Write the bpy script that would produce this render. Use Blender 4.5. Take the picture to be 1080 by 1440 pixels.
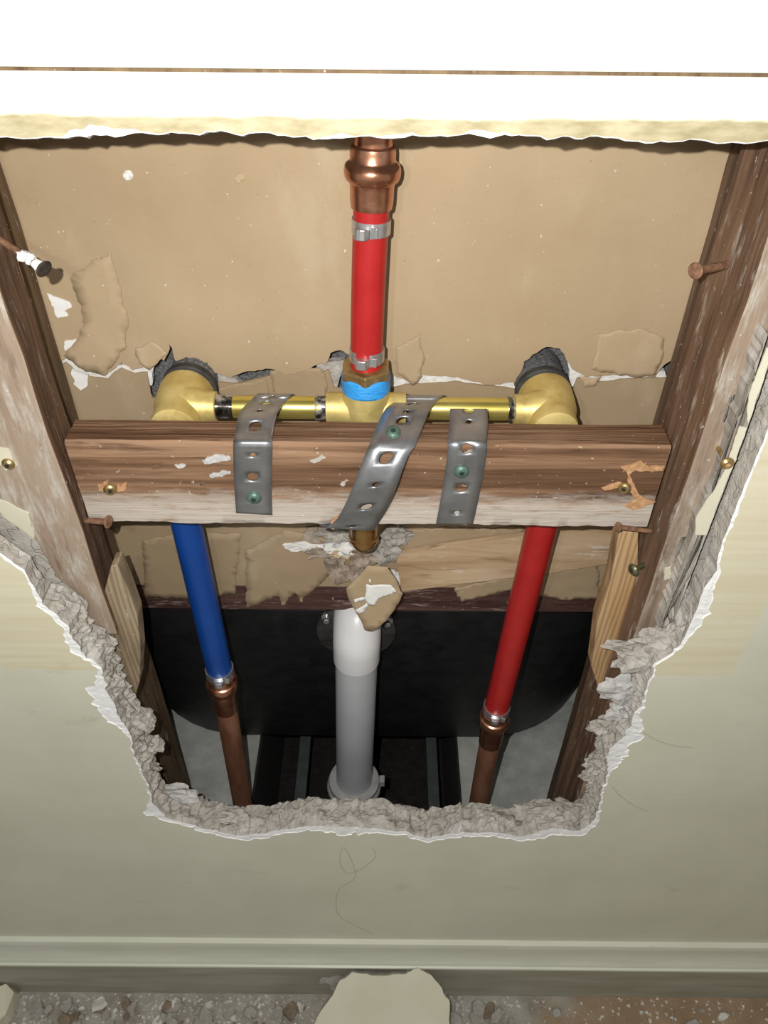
import bpy, bmesh, math, random
from mathutils import Vector, Matrix, noise
from mathutils.geometry import tessellate_polygon, delaunay_2d_cdt

# ------------------------------------------------------------------ camera, light, exposure
for o in list(bpy.data.objects):
    bpy.data.objects.remove(o)
S = bpy.context.scene
COL = S.collection
F = 1082.0                       # focal length in pixels of the 1080x1440 frame
D0, H = 0.385, 1.235             # camera distance to the plaster face (y = 0) and height above floor
PITCH, ROLL = math.radians(41.0), math.radians(0.5)
CAMP = Vector((0, -D0, H))
CR = Matrix.Rotation(math.pi/2 - PITCH, 3, 'X') @ Matrix.Rotation(ROLL, 3, 'Z')
cam = bpy.data.cameras.new('camera')
cam.sensor_fit = 'VERTICAL'; cam.sensor_height = 24.0; cam.lens = F/1440*24.0
cam.clip_start = 0.01
co = bpy.data.objects.new('camera', cam); COL.objects.link(co)
co.matrix_world = Matrix.Translation(CAMP) @ CR.to_4x4()
S.camera = co

W = bpy.data.worlds.new('world'); S.world = W; W.use_nodes = True
W.node_tree.nodes['Background'].inputs[0].default_value = (1.0, 0.985, 0.93, 1)
W.node_tree.nodes['Background'].inputs[1].default_value = 0.33

def flash(name, off, power, rad):
    l = bpy.data.lights.new(name, 'POINT'); l.energy = power; l.shadow_soft_size = rad
    l.color = (1.0, 0.98, 0.955)
    o = bpy.data.objects.new(name, l); COL.objects.link(o)
    o.location = CAMP + CR @ Vector(off)
    return o
flash('phone_flash', (-0.030, 0.018, 0.0), 15.0, 0.0022)
flash('phone_flash', (-0.085, 0.016, 0.0), 2.0, 0.006)

S.view_settings.view_transform = 'Standard'
S.view_settings.look = 'None'
S.view_settings.gamma = 1.0
S.view_settings.use_curve_mapping = False
S.view_settings.exposure = 0.0

# ------------------------------------------------------------------ helpers
def ray(px, py):
    return (CR @ Vector(((px-540)/F, -(py-720)/F, -1))).normalized()
def P(px, py, y):                # the point of the plane Y = y that shows at that pixel
    d = ray(px, py); return CAMP + d*((y-CAMP.y)/d.y)
def PZ(px, py, z):               # the point of the level Z = z
    d = ray(px, py); return CAMP + d*((z-CAMP.z)/d.z)
def V(*a): return Vector(a)
RND = random.Random(7)
def nz(p, s=1.0, oct=3, seed=0.0):
    return noise.fractal(Vector(p)*s + Vector((seed*7.31, seed*3.7, seed*1.9)), 0.9, 2.1, oct)

def tag(o, label=None, cat=None, group=None, kind=None):
    if label: o['label'] = label
    if cat: o['category'] = cat
    if group: o['group'] = group
    if kind: o['kind'] = kind
    return o
def link(name, me, parent=None):
    o = bpy.data.objects.new(name, me); COL.objects.link(o)
    if parent: o.parent = parent
    return o
def mesh(name, vs, fs, mat, parent=None, smooth=False, fixn=True):
    me = bpy.data.meshes.new(name)
    me.from_pydata([tuple(v) for v in vs], [], fs)
    if fixn:
        bm = bmesh.new(); bm.from_mesh(me)
        bmesh.ops.recalc_face_normals(bm, faces=bm.faces)
        bm.to_mesh(me); bm.free()
    if smooth:
        me.polygons.foreach_set('use_smooth', [True]*len(me.polygons))
    me.materials.append(M[mat]); me.update()
    return link(name, me, parent)
def empty(name, label, cat, group=None):
    o = bpy.data.objects.new(name, None); COL.objects.link(o); o.empty_display_size = .01
    return tag(o, label, cat, group)
def autosmooth(o, ang=40):
    me = o.data
    me.polygons.foreach_set('use_smooth', [True]*len(me.polygons))
    bm = bmesh.new(); bm.from_mesh(me)
    for e in bm.edges:
        if len(e.link_faces) == 2 and e.calc_face_angle(0) > math.radians(ang): e.smooth = False
    bm.to_mesh(me); bm.free()
    return o
def crom(pts, t):
    n = len(pts); i = min(max(int(math.floor(t)), 0), n-2); f = t-i
    a, b = pts[i], pts[i+1]
    p0 = pts[i-1] if i > 0 else a*2-b
    p3 = pts[i+2] if i+2 < n else b*2-a
    return .5*((2*a)+(b-p0)*f+(2*p0-5*a+4*b-p3)*f*f+(3*a-p0-3*b+p3)*f*f*f)
def basis(ax):
    ax = ax.normalized()
    r = V(0, -1, 0) if abs(ax.y) < .8 else V(0, 0, 1)
    u = (r - ax*r.dot(ax)).normalized(); v = ax.cross(u)
    return ax, u, v
def tube(name, pts, r, mat, parent=None, seg=28, per=6, cap=True):
    n = (len(pts)-1)*per; vs = []; fs = []; u = None
    cen = [crom(pts, i/per) for i in range(n+1)]
    rr = r if isinstance(r, (list, tuple)) else [r]*len(pts)
    for i, c in enumerate(cen):
        t = (cen[min(i+1, n)]-cen[max(i-1, 0)]).normalized()
        if u is None: _, u, v = basis(t)
        else: u = (u-t*u.dot(t)).normalized(); v = t.cross(u)
        k = i/per; j = min(int(k), len(rr)-2); q = rr[j]+(rr[j+1]-rr[j])*(k-j)
        for s in range(seg):
            a = 2*math.pi*s/seg
            vs.append(c+u*math.cos(a)*q+v*math.sin(a)*q)
    for i in range(n):
        for s in range(seg):
            fs.append((i*seg+s, i*seg+(s+1) % seg, (i+1)*seg+(s+1) % seg, (i+1)*seg+s))
    if cap:
        fs.append(tuple(range(seg))[::-1]); fs.append(tuple(n*seg+s for s in range(seg)))
    return autosmooth(mesh(name, vs, fs, mat, parent), 50)
def lathe(name, p0, ax, prof, mat, parent=None, seg=36, ang=35, warp=None):
    ax, u, v = basis(ax); vs = []; fs = []
    for (t, r) in prof:
        for s in range(seg):
            a = 2*math.pi*s/seg
            q = r*(warp(a, t) if warp else 1)
            vs.append(p0+ax*t+u*math.cos(a)*q+v*math.sin(a)*q)
    n = len(prof)
    for i in range(n-1):
        for s in range(seg):
            fs.append((i*seg+s, i*seg+(s+1) % seg, (i+1)*seg+(s+1) % seg, (i+1)*seg+s))
    fs.append(tuple(range(seg))[::-1]); fs.append(tuple((n-1)*seg+s for s in range(seg)))
    return autosmooth(mesh(name, vs, fs, mat, parent), ang)
def prism(name, poly, dv, mat, parent=None, bevel=0):
    """closed solid: polygon of 3D points pushed along dv"""
    n = len(poly); vs = list(poly)+[p+dv for p in poly]
    fs = [tuple(range(n)), tuple(range(2*n-1, n-1, -1))]
    fs += [(i, n+i, n+(i+1) % n, (i+1) % n) for i in range(n)]
    o = mesh(name, vs, fs, mat, parent)
    if bevel:
        m = o.modifiers.new('bevel', 'BEVEL'); m.width = bevel; m.segments = 2; m.limit_method = 'ANGLE'
    return o
def box(name, lo, hi, mat, parent=None, bevel=0):
    x0, y0, z0 = lo; x1, y1, z1 = hi
    return prism(name, [V(x0, y0, z0), V(x1, y0, z0), V(x1, y0, z1), V(x0, y0, z1)], V(0, y1-y0, 0), mat, parent, bevel)
def rag(pts, step, amp, seed=0, closed=False, freq=None):
    """densify a polyline in the XZ plane and fray it"""
    out = []; n = len(pts); freq = freq or .35/step
    rng = range(n if closed else n-1)
    for i in rng:
        a, b = pts[i], pts[(i+1) % n]; d = b-a; L = d.length; k = max(1, int(L/step))
        nrm = V(-d.z, 0, d.x).normalized() if L > 0 else V(0, 0, 0)
        for j in range(k):
            p = a+d*(j/k)
            out.append(p+nrm*amp*(nz(p, freq, 3, seed)+.5*nz(p, freq*3.1, 2, seed+4)))
    if not closed: out.append(pts[-1].copy())
    return out
def flatpoly(pts, **k):
    return pts

# ------------------------------------------------------------------ materials
M = {}
class NT:
    def __init__(s, name):
        m = bpy.data.materials.new(name); m.use_nodes = True; M[name] = m
        s.t = m.node_tree; s.b = s.t.nodes['Principled BSDF']; s.x = s.t.nodes.new('ShaderNodeTexCoord')
    def n(s, ty, **k):
        nd = s.t.nodes.new(ty)
        for a, b in k.items(): setattr(nd, a, b)
        return nd
    def l(s, a, b): s.t.links.new(a, b)
    def mapping(s, scale=(1, 1, 1), rot=(0, 0, 0), loc=(0, 0, 0)):
        m = s.n('ShaderNodeMapping'); s.l(s.x.outputs['Object'], m.inputs[0])
        m.inputs['Scale'].default_value = scale; m.inputs['Rotation'].default_value = rot; m.inputs['Location'].default_value = loc
        return m.outputs[0]
    def noise(s, vec, scale=5, detail=4, rough=.55, dist=0):
        k = s.n('ShaderNodeTexNoise'); s.l(vec, k.inputs['Vector'])
        k.inputs['Scale'].default_value = scale; k.inputs['Detail'].default_value = detail
        k.inputs['Roughness'].default_value = rough; k.inputs['Distortion'].default_value = dist
        return k.outputs['Fac']
    def ramp(s, fac, stops):
        r = s.n('ShaderNodeValToRGB'); s.l(fac, r.inputs[0]); e = r.color_ramp.elements
        while len(e) < len(stops): e.new(.5)
        for i, (p, c) in enumerate(stops):
            e[i].position = p; e[i].color = (*c, 1) if len(c) == 3 else c
        return r.outputs[0]
    def val(s, fac, a, b):          # smooth step to 0..1
        m = s.n('ShaderNodeMapRange'); s.l(fac, m.inputs[0]); m.interpolation_type = 'SMOOTHSTEP'
        m.inputs[1].default_value = a; m.inputs[2].default_value = b
        return m.outputs[0]
    def mix(s, fac, a, b, mode='MIX'):
        m = s.n('ShaderNodeMix', data_type='RGBA', blend_type=mode)
        for v, i in ((fac, 0), (a, 6), (b, 7)):
            if hasattr(v, 'links'): s.l(v, m.inputs[i])
            elif i == 0: m.inputs[0].default_value = v
            else: m.inputs[i].default_value = (*v, 1)
        return m.outputs[2]
    def math(s, op, a, b=0.0, c=None):
        m = s.n('ShaderNodeMath', operation=op)
        for i, v in enumerate((a, b)+((c,) if c is not None else ())):
            if hasattr(v, 'links'): s.l(v, m.inputs[i])
            else: m.inputs[i].default_value = v
        return m.outputs[0]
    def sep(s):
        k = s.n('ShaderNodeSeparateXYZ'); s.l(s.x.outputs['Object'], k.inputs[0]); return k.outputs
    def set(s, col=None, rough=.6, metal=0, bump=None, bs=.3, bd=.002, spec=None, sss=None):
        if col is not None:
            if hasattr(col, 'links'): s.l(col, s.b.inputs['Base Color'])
            else: s.b.inputs['Base Color'].default_value = (*col, 1)
        if hasattr(rough, 'links'): s.l(rough, s.b.inputs['Roughness'])
        else: s.b.inputs['Roughness'].default_value = rough
        if hasattr(metal, 'links'): s.l(metal, s.b.inputs['Metallic'])
        else: s.b.inputs['Metallic'].default_value = metal
        if spec is not None: s.b.inputs['Specular IOR Level'].default_value = spec
        if bump is not None:
            k = s.n('ShaderNodeBump'); s.l(bump, k.inputs['Height'])
            k.inputs['Strength'].default_value = bs; k.inputs['Distance'].default_value = bd
            s.l(k.outputs[0], s.b.inputs['Normal'])

def simple(name, c1, c2, scale=60, rough=.6, metal=0, bs=.2, bd=.001, spec=None, sc3=(1, 1, 1), bscale=None):
    t = NT(name); v = t.mapping(sc3); k = t.noise(v, scale, 5)
    t.set(t.ramp(k, [(.3, c1), (.7, c2)]), rough, metal, t.noise(v, bscale or scale*2.2, 4), bs, bd, spec)

# painted plaster: greenish cream, older yellow coat where a panel once covered the wall
PATCH = (P(8, 941, 0), P(1030, 945, 0))
t = NT('wall_paint'); v = t.mapping(); o3 = t.sep()
wob = t.math('MULTIPLY', t.math('SUBTRACT', t.noise(v, 60, 3), .5), .004)
zz = t.math('ADD', o3[2], wob); xx = t.math('ADD', o3[0], wob)
a = t.val(zz, PATCH[0].z-.0004, PATCH[0].z+.0004)
b_ = t.val(xx, PATCH[0].x-.0006, PATCH[0].x+.0006); c_ = t.val(xx, PATCH[1].x+.0008, PATCH[1].x-.0008)
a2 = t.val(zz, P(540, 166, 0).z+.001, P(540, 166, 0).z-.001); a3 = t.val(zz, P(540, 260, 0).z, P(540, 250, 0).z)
patch = t.math('MULTIPLY', t.math('MULTIPLY', t.math('MULTIPLY', a, a2), b_), c_)
brush = t.noise(t.mapping((6, 6, 170)), 1.0, 4)
green = t.ramp(t.noise(v, 9, 5), [(.3, (.60, .605, .475)), (.7, (.68, .68, .55))])
yell = t.ramp(brush, [(.25, (.64, .58, .40)), (.5, (.69, .64, .465)), (.8, (.73, .69, .53))])
col = t.mix(patch, green, yell)
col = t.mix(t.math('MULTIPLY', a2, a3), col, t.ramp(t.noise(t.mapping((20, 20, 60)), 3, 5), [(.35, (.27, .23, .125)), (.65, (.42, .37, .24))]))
dirt = t.val(t.noise(t.mapping((14, 14, 22)), 1.2, 6, .65), .60, .74)
col = t.mix(t.math('MULTIPLY', dirt, .35), col, (.36, .34, .25))
sp = t.val(t.noise(v, 240, 3), .73, .78)
col = t.mix(t.math('MULTIPLY', sp, .5), col, (.30, .27, .2))
t.set(col, .42, 0, t.math('ADD', brush, t.noise(v, 120, 3)), .10, .0012)
# upper board paint
t = NT('trim_paint'); v = t.mapping(); k = t.noise(t.mapping((5, 5, 60)), 3, 4)
t.set(t.ramp(k, [(.3, (.70, .685, .56)), (.7, (.78, .77, .66))]), .4, 0, k, .1, .001)
t = NT('baseboard_paint'); v = t.mapping((3, 20, 20)); k = t.noise(v, 3, 5)
base = t.ramp(k, [(.3, (.60, .615, .49)), (.7, (.70, .71, .60))])
ch = t.val(t.noise(t.mapping((10, 60, 60)), 4, 5, .7), .66, .72)
t.set(t.mix(t.math('MULTIPLY', ch, .5), base, (.33, .29, .22)), .42, 0, k, .12, .001)
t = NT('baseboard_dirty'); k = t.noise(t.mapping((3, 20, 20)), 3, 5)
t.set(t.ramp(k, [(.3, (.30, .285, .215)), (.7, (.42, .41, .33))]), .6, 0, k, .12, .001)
# white skim coat and crumbly grey core of the broken plaster
simple('skim', (.78, .79, .78), (.90, .90, .88), 90, .8, 0, .5, .002)
t = NT('plaster_core'); v = t.mapping(); k = t.noise(v, 55, 6, .65)
c = t.ramp(k, [(.25, (.30, .28, .24)), (.45, (.44, .41, .36)), (.62, (.52, .495, .45)), (.8, (.66, .65, .62))])
vo = t.n('ShaderNodeTexVoronoi', feature='DISTANCE_TO_EDGE'); 
wv = t.n('ShaderNodeVectorMath', operation='ADD'); t.l(v, wv.inputs[0])
nn = t.n('ShaderNodeTexNoise'); nn.inputs['Scale'].default_value = 50; t.l(v, nn.inputs['Vector'])
sc = t.n('ShaderNodeVectorMath', operation='SCALE'); t.l(nn.outputs['Color'], sc.inputs[0]); sc.inputs['Scale'].default_value = .03
t.l(sc.outputs[0], wv.inputs[1]); t.l(wv.outputs[0], vo.inputs['Vector']); vo.inputs['Scale'].default_value = 48
crk = t.val(vo.outputs['Distance'], 0.0, .035)
c = t.mix(t.math('MULTIPLY', t.math('SUBTRACT', 1, crk), .22), c, (.16, .145, .12))
t.set(c, .95, 0, t.math('ADD', t.math('MULTIPLY', crk, .35), t.noise(v, 200, 5, .7)), .7, .0022, .2)
# kraft faced drywall
def kraft(name, tint=1.0):
    t = NT(name); v = t.mapping(); k = t.noise(v, 7, 5)
    f = t.noise(t.mapping((40, 40, 300)), 3, 3)
    c = t.ramp(k, [(.3, (.330*tint, .242*tint, .145*tint)), (.7, (.418*tint, .318*tint, .200*tint))])
    c = t.mix(t.math('MULTIPLY', f, .18), c, (.28, .20, .11))
    rub = t.val(t.noise(t.mapping((9, 9, 4)), 1.6, 5, .6), .56, .70)
    c = t.mix(t.math('MULTIPLY', rub, .35), c, (.52, .43, .30))
    sp = t.val(t.noise(v, 420, 2), .72, .76); c = t.mix(t.math('MULTIPLY', sp, .6), c, (.20, .13, .07))
    sw = t.val(t.noise(t.mapping(loc=(3, 1, 2)), 300, 2), .745, .77); c = t.mix(t.math('MULTIPLY', sw, .8), c, (.75, .70, .6))
    t.set(c, .75, 0, t.math('ADD', k, t.noise(v, 160, 4)), .16, .0012, .3)
kraft('kraft', 1.16); kraft('kraft_low', 1.0); kraft('kraft_torn', 1.25)
simple('gypsum', (.62, .60, .55), (.80, .79, .76), 120, .9, 0, .7, .002)
simple('gypsum_grey', (.25, .23, .20), (.50, .47, .42), 90, .9, 0, .8, .003)
simple('stud_plaster', (.22, .185, .145), (.56, .53, .47), 42, .9, 0, .7, .003, sc3=(1, 1, .3))
simple('gypsum_pale', (.42, .41, .39), (.60, .59, .57), 90, .9, 0, .7, .003)
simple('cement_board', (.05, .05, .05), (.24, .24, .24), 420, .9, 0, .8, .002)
simple('crumb_brown', (.16, .11, .075), (.48, .41, .33), 70, .9, 0, .7, .002)
# woods; grain runs along the given axis
def wood(name, c1, c2, c3, axis, dust=0, dustc=(.62, .58, .52), fine=1.0, bs=.5, rot=(0, 0, 0), dz=None, dscale=30, rings=0, band=0):
    t = NT(name)
    s = {'X': (5, 90*fine, 90*fine), 'Z': (90*fine, 90*fine, 5), 'Y': (90*fine, 5, 90*fine)}[axis]
    v = t.mapping(s, rot); k = t.noise(v, 1.0, 6, .6, .4)
    s2 = tuple(x*2.6 for x in s); k2 = t.noise(t.mapping(s2, rot), 1.0, 3, .6)
    c = t.ramp(k, [(.28, c1), (.5, c2), (.72, c3)])
    if band:
        bn = t.noise(t.mapping((1.2, 60, 60), rot), 1.0, 2)
        c = t.mix(t.math('MULTIPLY', t.val(bn, .50, .60), .6), c, c1)
        c = t.mix(t.math('MULTIPLY', t.val(bn, .47, .38), .5), c, tuple(x*1.25 for x in c3))
    if rings:
        wv = t.n('ShaderNodeTexWave', wave_type='RINGS' if rings == 2 else 'BANDS'); wv.inputs['Scale'].default_value = 1.0
        r = {'X': (4, 60, 60), 'Z': (75, 75, 7), 'Y': (60, 4, 60)}[axis]
        t.l(t.mapping(r, rot), wv.inputs['Vector']); wv.inputs['Distortion'].default_value = 7.0; wv.inputs['Detail'].default_value = 1.5
        c = t.mix(t.math('MULTIPLY', t.val(wv.outputs['Fac'], .35, .95), .55), c, c1)
    c = t.mix(t.math('MULTIPLY', t.val(k2, .56, .72), .55), c, tuple(x*.45 for x in c1))
    if dust:
        dn = t.noise(t.mapping({'X': (8, 40, 40), 'Z': (40, 40, 8), 'Y': (40, 8, 40)}[axis]), dscale/10, 6, .7)
        if dz:            # residue lies on a band of the wood (dz = z where it starts, z where full)
            zz = t.val(t.math('ADD', t.sep()[2], t.math('MULTIPLY', t.math('SUBTRACT', dn, .5), .11)), dz[0], dz[1])
            dn = t.math('MULTIPLY_ADD', zz, .30, t.math('MULTIPLY', dn, .75))
        c = t.mix(t.math('MULTIPLY', t.val(dn, .62-dust*.25, .80-dust*.2), .92), c, dustc)
    sp = t.val(t.noise(t.mapping(), 260, 2), .70, .75); c = t.mix(t.math('MULTIPLY', sp, .5 if dust else .2), c, (.70, .66, .58))
    t.set(c, .78, 0, t.math('ADD', k, t.math('MULTIPLY', k2, .8)), bs, .0016, .25)
YBF, YBB = .055, .083            # front and back of the cross brace
ZBT = P(520, 624, YBF).z; ZBB = P(520, 739, YBF).z
wood('brace_wood', (.085, .040, .020), (.215, .120, .066), (.33, .205, .125), 'X', .66, (.50, .45, .39), .9, .9, band=1, dz=(ZBB+.050, ZBB+.010), dscale=42)
wood('brace_top', (.05, .022, .011), (.17, .088, .046), (.30, .19, .12), 'X', .0, fine=2.6, bs=1.0)
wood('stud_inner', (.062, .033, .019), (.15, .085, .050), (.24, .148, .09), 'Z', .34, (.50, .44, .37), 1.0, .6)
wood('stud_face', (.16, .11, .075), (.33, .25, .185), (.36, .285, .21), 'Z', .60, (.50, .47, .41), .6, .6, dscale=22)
wood('furring_wood', (.085, .052, .027), (.15, .10, .055), (.21, .148, .085), 'Z', .1, fine=.7)
wood('stud_dark', (.055, .032, .020), (.125, .078, .05), (.19, .125, .08), 'Z', .15, (.35, .30, .25))
wood('dark_wood', (.05, .032, .023), (.10, .066, .048), (.15, .10, .075), 'Z', .12, (.3, .26, .22))
wood('cleat_wood', (.030, .014, .012), (.065, .030, .025), (.14, .075, .06), 'X', .3, (.40, .32, .27), .5, .6)
wood('pine', (.25, .135, .055), (.47, .30, .145), (.56, .38, .21), 'Z', .05, fine=.5, rings=1, bs=.3)
wood('grey_pine', (.15, .11, .065), (.34, .26, .165), (.42, .34, .23), 'Z', .12, fine=.5, rings=1, bs=.3)
wood('shim_wood', (.36, .225, .115), (.52, .37, .225), (.62, .48, .33), 'X', .25, (.72, .68, .60), .5, .3, rot=(0, .17, 0))
simple('splinter', (.36, .17, .07), (.62, .38, .2), 220, .8, 0, .6, .001)
# plastics
simple('pex_red', (.36, .012, .012), (.42, .018, .017), 30, .36, 0, .03, .0006)
simple('pex_blue', (.004, .048, .25), (.006, .062, .30), 30, .36, 0, .03, .0006)
simple('pvc', (.47, .485, .505), (.53, .545, .565), 20, .33, 0, .03, .0006)
simple('pvc_lit', (.68, .68, .68), (.75, .75, .75), 20, .33, 0, .03, .0006)  # paler copy of pvc: light caught by the elbow put in its colour
simple('pvc_old', (.30, .30, .285), (.42, .42, .40), 90, .5, 0, .2, .001)
simple('thread_tape', (.02, .24, .66), (.05, .40, .85), 160, .4, 0, .5, .0015, sc3=(1, 1, 5))
simple('rubber', (.012, .012, .012), (.05, .047, .044), 90, .7, 0, .4, .002)
# metals
t = NT('brass'); v = t.mapping(); k = t.noise(v, 45, 6, .65)
c = t.ramp(k, [(.25, (.50, .37, .11)), (.5, (.68, .54, .20)), (.75, (.76, .64, .29))])
t.set(c, t.val(k, -.35, 1.25), .5, t.noise(v, 180, 4), .12, .001)
t = NT('brass_pipe'); v = t.mapping((10, 60, 60)); k = t.noise(v, 3, 5)
t.set(t.ramp(k, [(.3, (.62, .50, .10)), (.7, (.84, .72, .24))]), .27, .8, k, .06, .001)
simple('brass_nut', (.27, .17, .06), (.48, .33, .15), 120, .42, .75, .25, .001)
simple('brass_cap', (.45, .25, .09), (.62, .40, .17), 70, .25, .9, .1, .001)
t = NT('solder'); v = t.mapping(); k = t.noise(v, 75, 4, .6)
c = t.ramp(k, [(.36, (.02, .018, .015)), (.46, (.09, .08, .07)), (.55, (.55, .55, .52)), (.64, (.62, .52, .25))])
t.set(c, t.val(k, 0, 1.6), .7, k, .4, .001)
t = NT('copper'); v = t.mapping(); k = t.noise(v, 60, 6, .6)
c = t.ramp(k, [(.25, (.33, .135, .07)), (.5, (.58, .27, .16)), (.75, (.74, .40, .27))])
t.set(c, t.math('ADD', .10, t.math('MULTIPLY', k, .30)), .92, t.noise(v, 110, 4), .16, .001)
t = NT('copper_dull'); v = t.mapping((1, 1, .25)); k = t.noise(v, 50, 6, .65)
c = t.ramp(k, [(.25, (.22, .09, .05)), (.5, (.46, .215, .125)), (.75, (.60, .32, .20))])
t.set(c, t.math('ADD', .28, t.math('MULTIPLY', k, .3)), .6, t.noise(v, 110, 4), .16, .001)
t = NT('galvanised'); v = t.mapping(); k = t.noise(t.mapping((30, 30, 300)), 3, 4)
c = t.ramp(t.noise(v, 60, 5), [(.25, (.30, .31, .32)), (.75, (.50, .51, .53))])
t.set(c, t.math('ADD', .33, t.math('MULTIPLY', k, .2)), .9, t.noise(v, 420, 3), .08, .0006)
simple('steel', (.52, .52, .52), (.68, .68, .68), 120, .33, .85, .1, .0006)
simple('green_screw', (.07, .14, .105), (.14, .22, .175), 200, .45, .35, .3, .0006)
simple('green_dark', (.010, .026, .018), (.022, .042, .032), 200, .6, .2, .3, .0006)
simple('gold_screw', (.36, .25, .10), (.62, .47, .22), 250, .35, .85, .3, .0006)
simple('olive_screw', (.12, .12, .07), (.25, .24, .13), 250, .4, .7, .3, .0006)
simple('rust', (.12, .055, .030), (.30, .16, .09), 220, .8, .15, .8, .001)
simple('rust_dark', (.012, .009, .007), (.04, .028, .02), 220, .8, .1, .8, .001)
# tub, slab, floor
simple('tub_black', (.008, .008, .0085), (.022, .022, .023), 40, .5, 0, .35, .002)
t = NT('slab'); v = t.mapping(); k = t.noise(v, 20, 6, .6)
t.set(t.ramp(k, [(.3, (.30, .31, .285)), (.7, (.52, .525, .49))]), .9, 0, t.noise(v, 120, 5), .4, .003)
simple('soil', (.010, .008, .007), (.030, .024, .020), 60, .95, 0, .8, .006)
simple('bar_grey', (.045, .055, .055), (.08, .09, .09), 60, .7, 0, .2, .001)
t = NT('floor'); v = t.mapping(); k = t.noise(v, 22, 6, .65); k3 = t.noise(t.mapping(loc=(5, 2, 0)), 8, 5, .6)
dust = t.ramp(k, [(.3, (.25, .225, .185)), (.5, (.38, .355, .30)), (.75, (.50, .48, .43))])
brown = t.ramp(k, [(.3, (.26, .175, .10)), (.7, (.40, .29, .185))])
side = t.val(t.math('ADD', t.sep()[0], t.math('MULTIPLY', t.math('SUBTRACT', k3, .5), .5)), .20, .30)
t.set(t.mix(side, dust, brown), .9, 0, t.noise(v, 90, 6, .7), .6, .004)
simple('chip_grey', (.30, .28, .245), (.46, .44, .39), 90, .95, 0, .8, .002)
simple('chip_pale', (.62, .60, .53), (.74, .72, .66), 90, .9, 0, .5, .002)
simple('chip_brown', (.17, .125, .085), (.31, .245, .175), 90, .95, 0, .7, .002)
simple('chip_paint', (.60, .575, .43), (.70, .67, .53), 12, .5, 0, .1, .001)
simple('hair', (.16, .14, .10), (.24, .21, .15), 60, .5)
simple('white_paint', (.80, .79, .75), (.88, .88, .85), 90, .6, 0, .4, .001)

# ------------------------------------------------------------------ the front wall with the broken hole
WX, WZ = 1.7, 2.4
def wp(l, y=0): return [P(a, b, y) for a, b in l]
# lower rim of the hole (front face), from the left frame edge round to the right frame edge
RIM = wp([(-120, 470), (-95, 600), (-60, 705), (-20, 765), (32, 803), (62, 850), (95, 882), (96, 893), (119, 922), (140, 941), (150, 968),
          (163, 1000), (183, 1035), (190, 1065), (203, 1095), (215, 1132), (236, 1152), (282, 1165), (335, 1177), (385, 1170), (440, 1163),
          (515, 1165), (575, 1172), (600, 1180), (650, 1172), (700, 1172), (735, 1178), (775, 1166), (815, 1170), (838, 1150), (846, 1122), (855, 1088),
          (856, 1055), (880, 1035), (892, 1010), (905, 985), (914, 958), (918, 939), (958, 908), (981, 858), (990, 830), (1008, 805),
          (1010, 783), (1034, 719), (1057, 664), (1073, 625), (1100, 560), (1150, 430)])
TOP = wp([(1165, 202), (1080, 201), (1010, 201), (960, 203), (900, 198), (860, 195), (800, 196), (700, 191), (600, 193), (480, 194), (380, 192), (290, 188), (200, 190), (130, 192), (40, 198), (-80, 196)])
rim = rag(RIM[:6], .0032, .0010, 1)[:-1]+rag(RIM[5:-9], .0032, .0028, 1)[:-1]+rag(RIM[-10:], .0032, .0006, 1); top = rag(TOP, .0032, .0016, 2)
HOLE = rim+top                                             # closed loop of the torn edge (front)
NH = len(HOLE)
cenH = P(520, 600, 0)
BUMPS = [((130, 990), 34, 30), ((112, 908), 9, 14), ((480, 1178), 24, 36), ((350, 1178), 10, 60), ((985, 855), 12, 30), ((895, 1035), 24, 26), ((865, 1065), 22, 18),
         ((780, 1172), 14, 40), ((222, 1142), 20, 14), ((640, 1175), 9, 70), ((60, 860), 5, 22)]
BW = [(P(*b[0], 0), b[1]*.0009, b[2]*.0010) for b in BUMPS]
OUT = []
for i, p in enumerate(HOLE):                               # where the paint has come away with the white skim
    a, b = HOLE[i-2], HOLE[(i+2) % NH]; d = (b-a); nrm = V(d.z, 0, -d.x).normalized()
    if nrm.dot(cenH-p) > 0: nrm = -nrm
    off = .0006+.0024*abs(nz(p, 60, 3, 9))
    if i < len(rim):
        for (c, h, w) in BW:
            off += h*math.exp(-((p-c).length/w)**2)*(.8+.35*nz(p, 160, 2, 5))
    else:
        off = .0008+.0075*max(0, nz(p, 22, 4, 11)-.02)
    OUT.append(p+nrm*off)
ZG = P(540, 100, 0).z                                      # groove under the upper board
outer = [V(-WX, 0, 0), V(WX, 0, 0), V(WX, 0, ZG-.0011), V(-WX, 0, ZG-.0011)]
def holed(name, outer, hole, mat, **k):
    vs = outer+hole
    return mesh(name, vs, [tuple(f) for f in tessellate_polygon([outer, hole])], mat, fixn=False, **k)
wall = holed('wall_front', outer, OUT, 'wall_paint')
for p_ in wall.data.polygons:
    pass
bm = bmesh.new(); bm.from_mesh(wall.data)
for f in bm.faces:
    f.normal_update()
    if f.normal.y > 0: f.normal_flip()
bm.to_mesh(wall.data); bm.free()
tag(wall, kind='structure')
# white skim lip between the paint and the torn edge
vs = []; fs = []
for i in range(NH):
    p, q = OUT[i], HOLE[i]
    m_ = (p+q)/2; h = .0006+.0007*abs(nz(m_, 130, 3, 3))
    vs += [p, p+V(0, h, 0), m_+V(0, h+.0006*nz(m_, 200, 2, 1), 0), q+V(0, .0012, 0)]
for i in range(NH):
    j = (i+1) % NH
    for k in range(3): fs.append((4*i+k, 4*j+k, 4*j+k+1, 4*i+k+1))
mesh('skim_lip', vs, fs, 'skim', wall)
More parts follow.
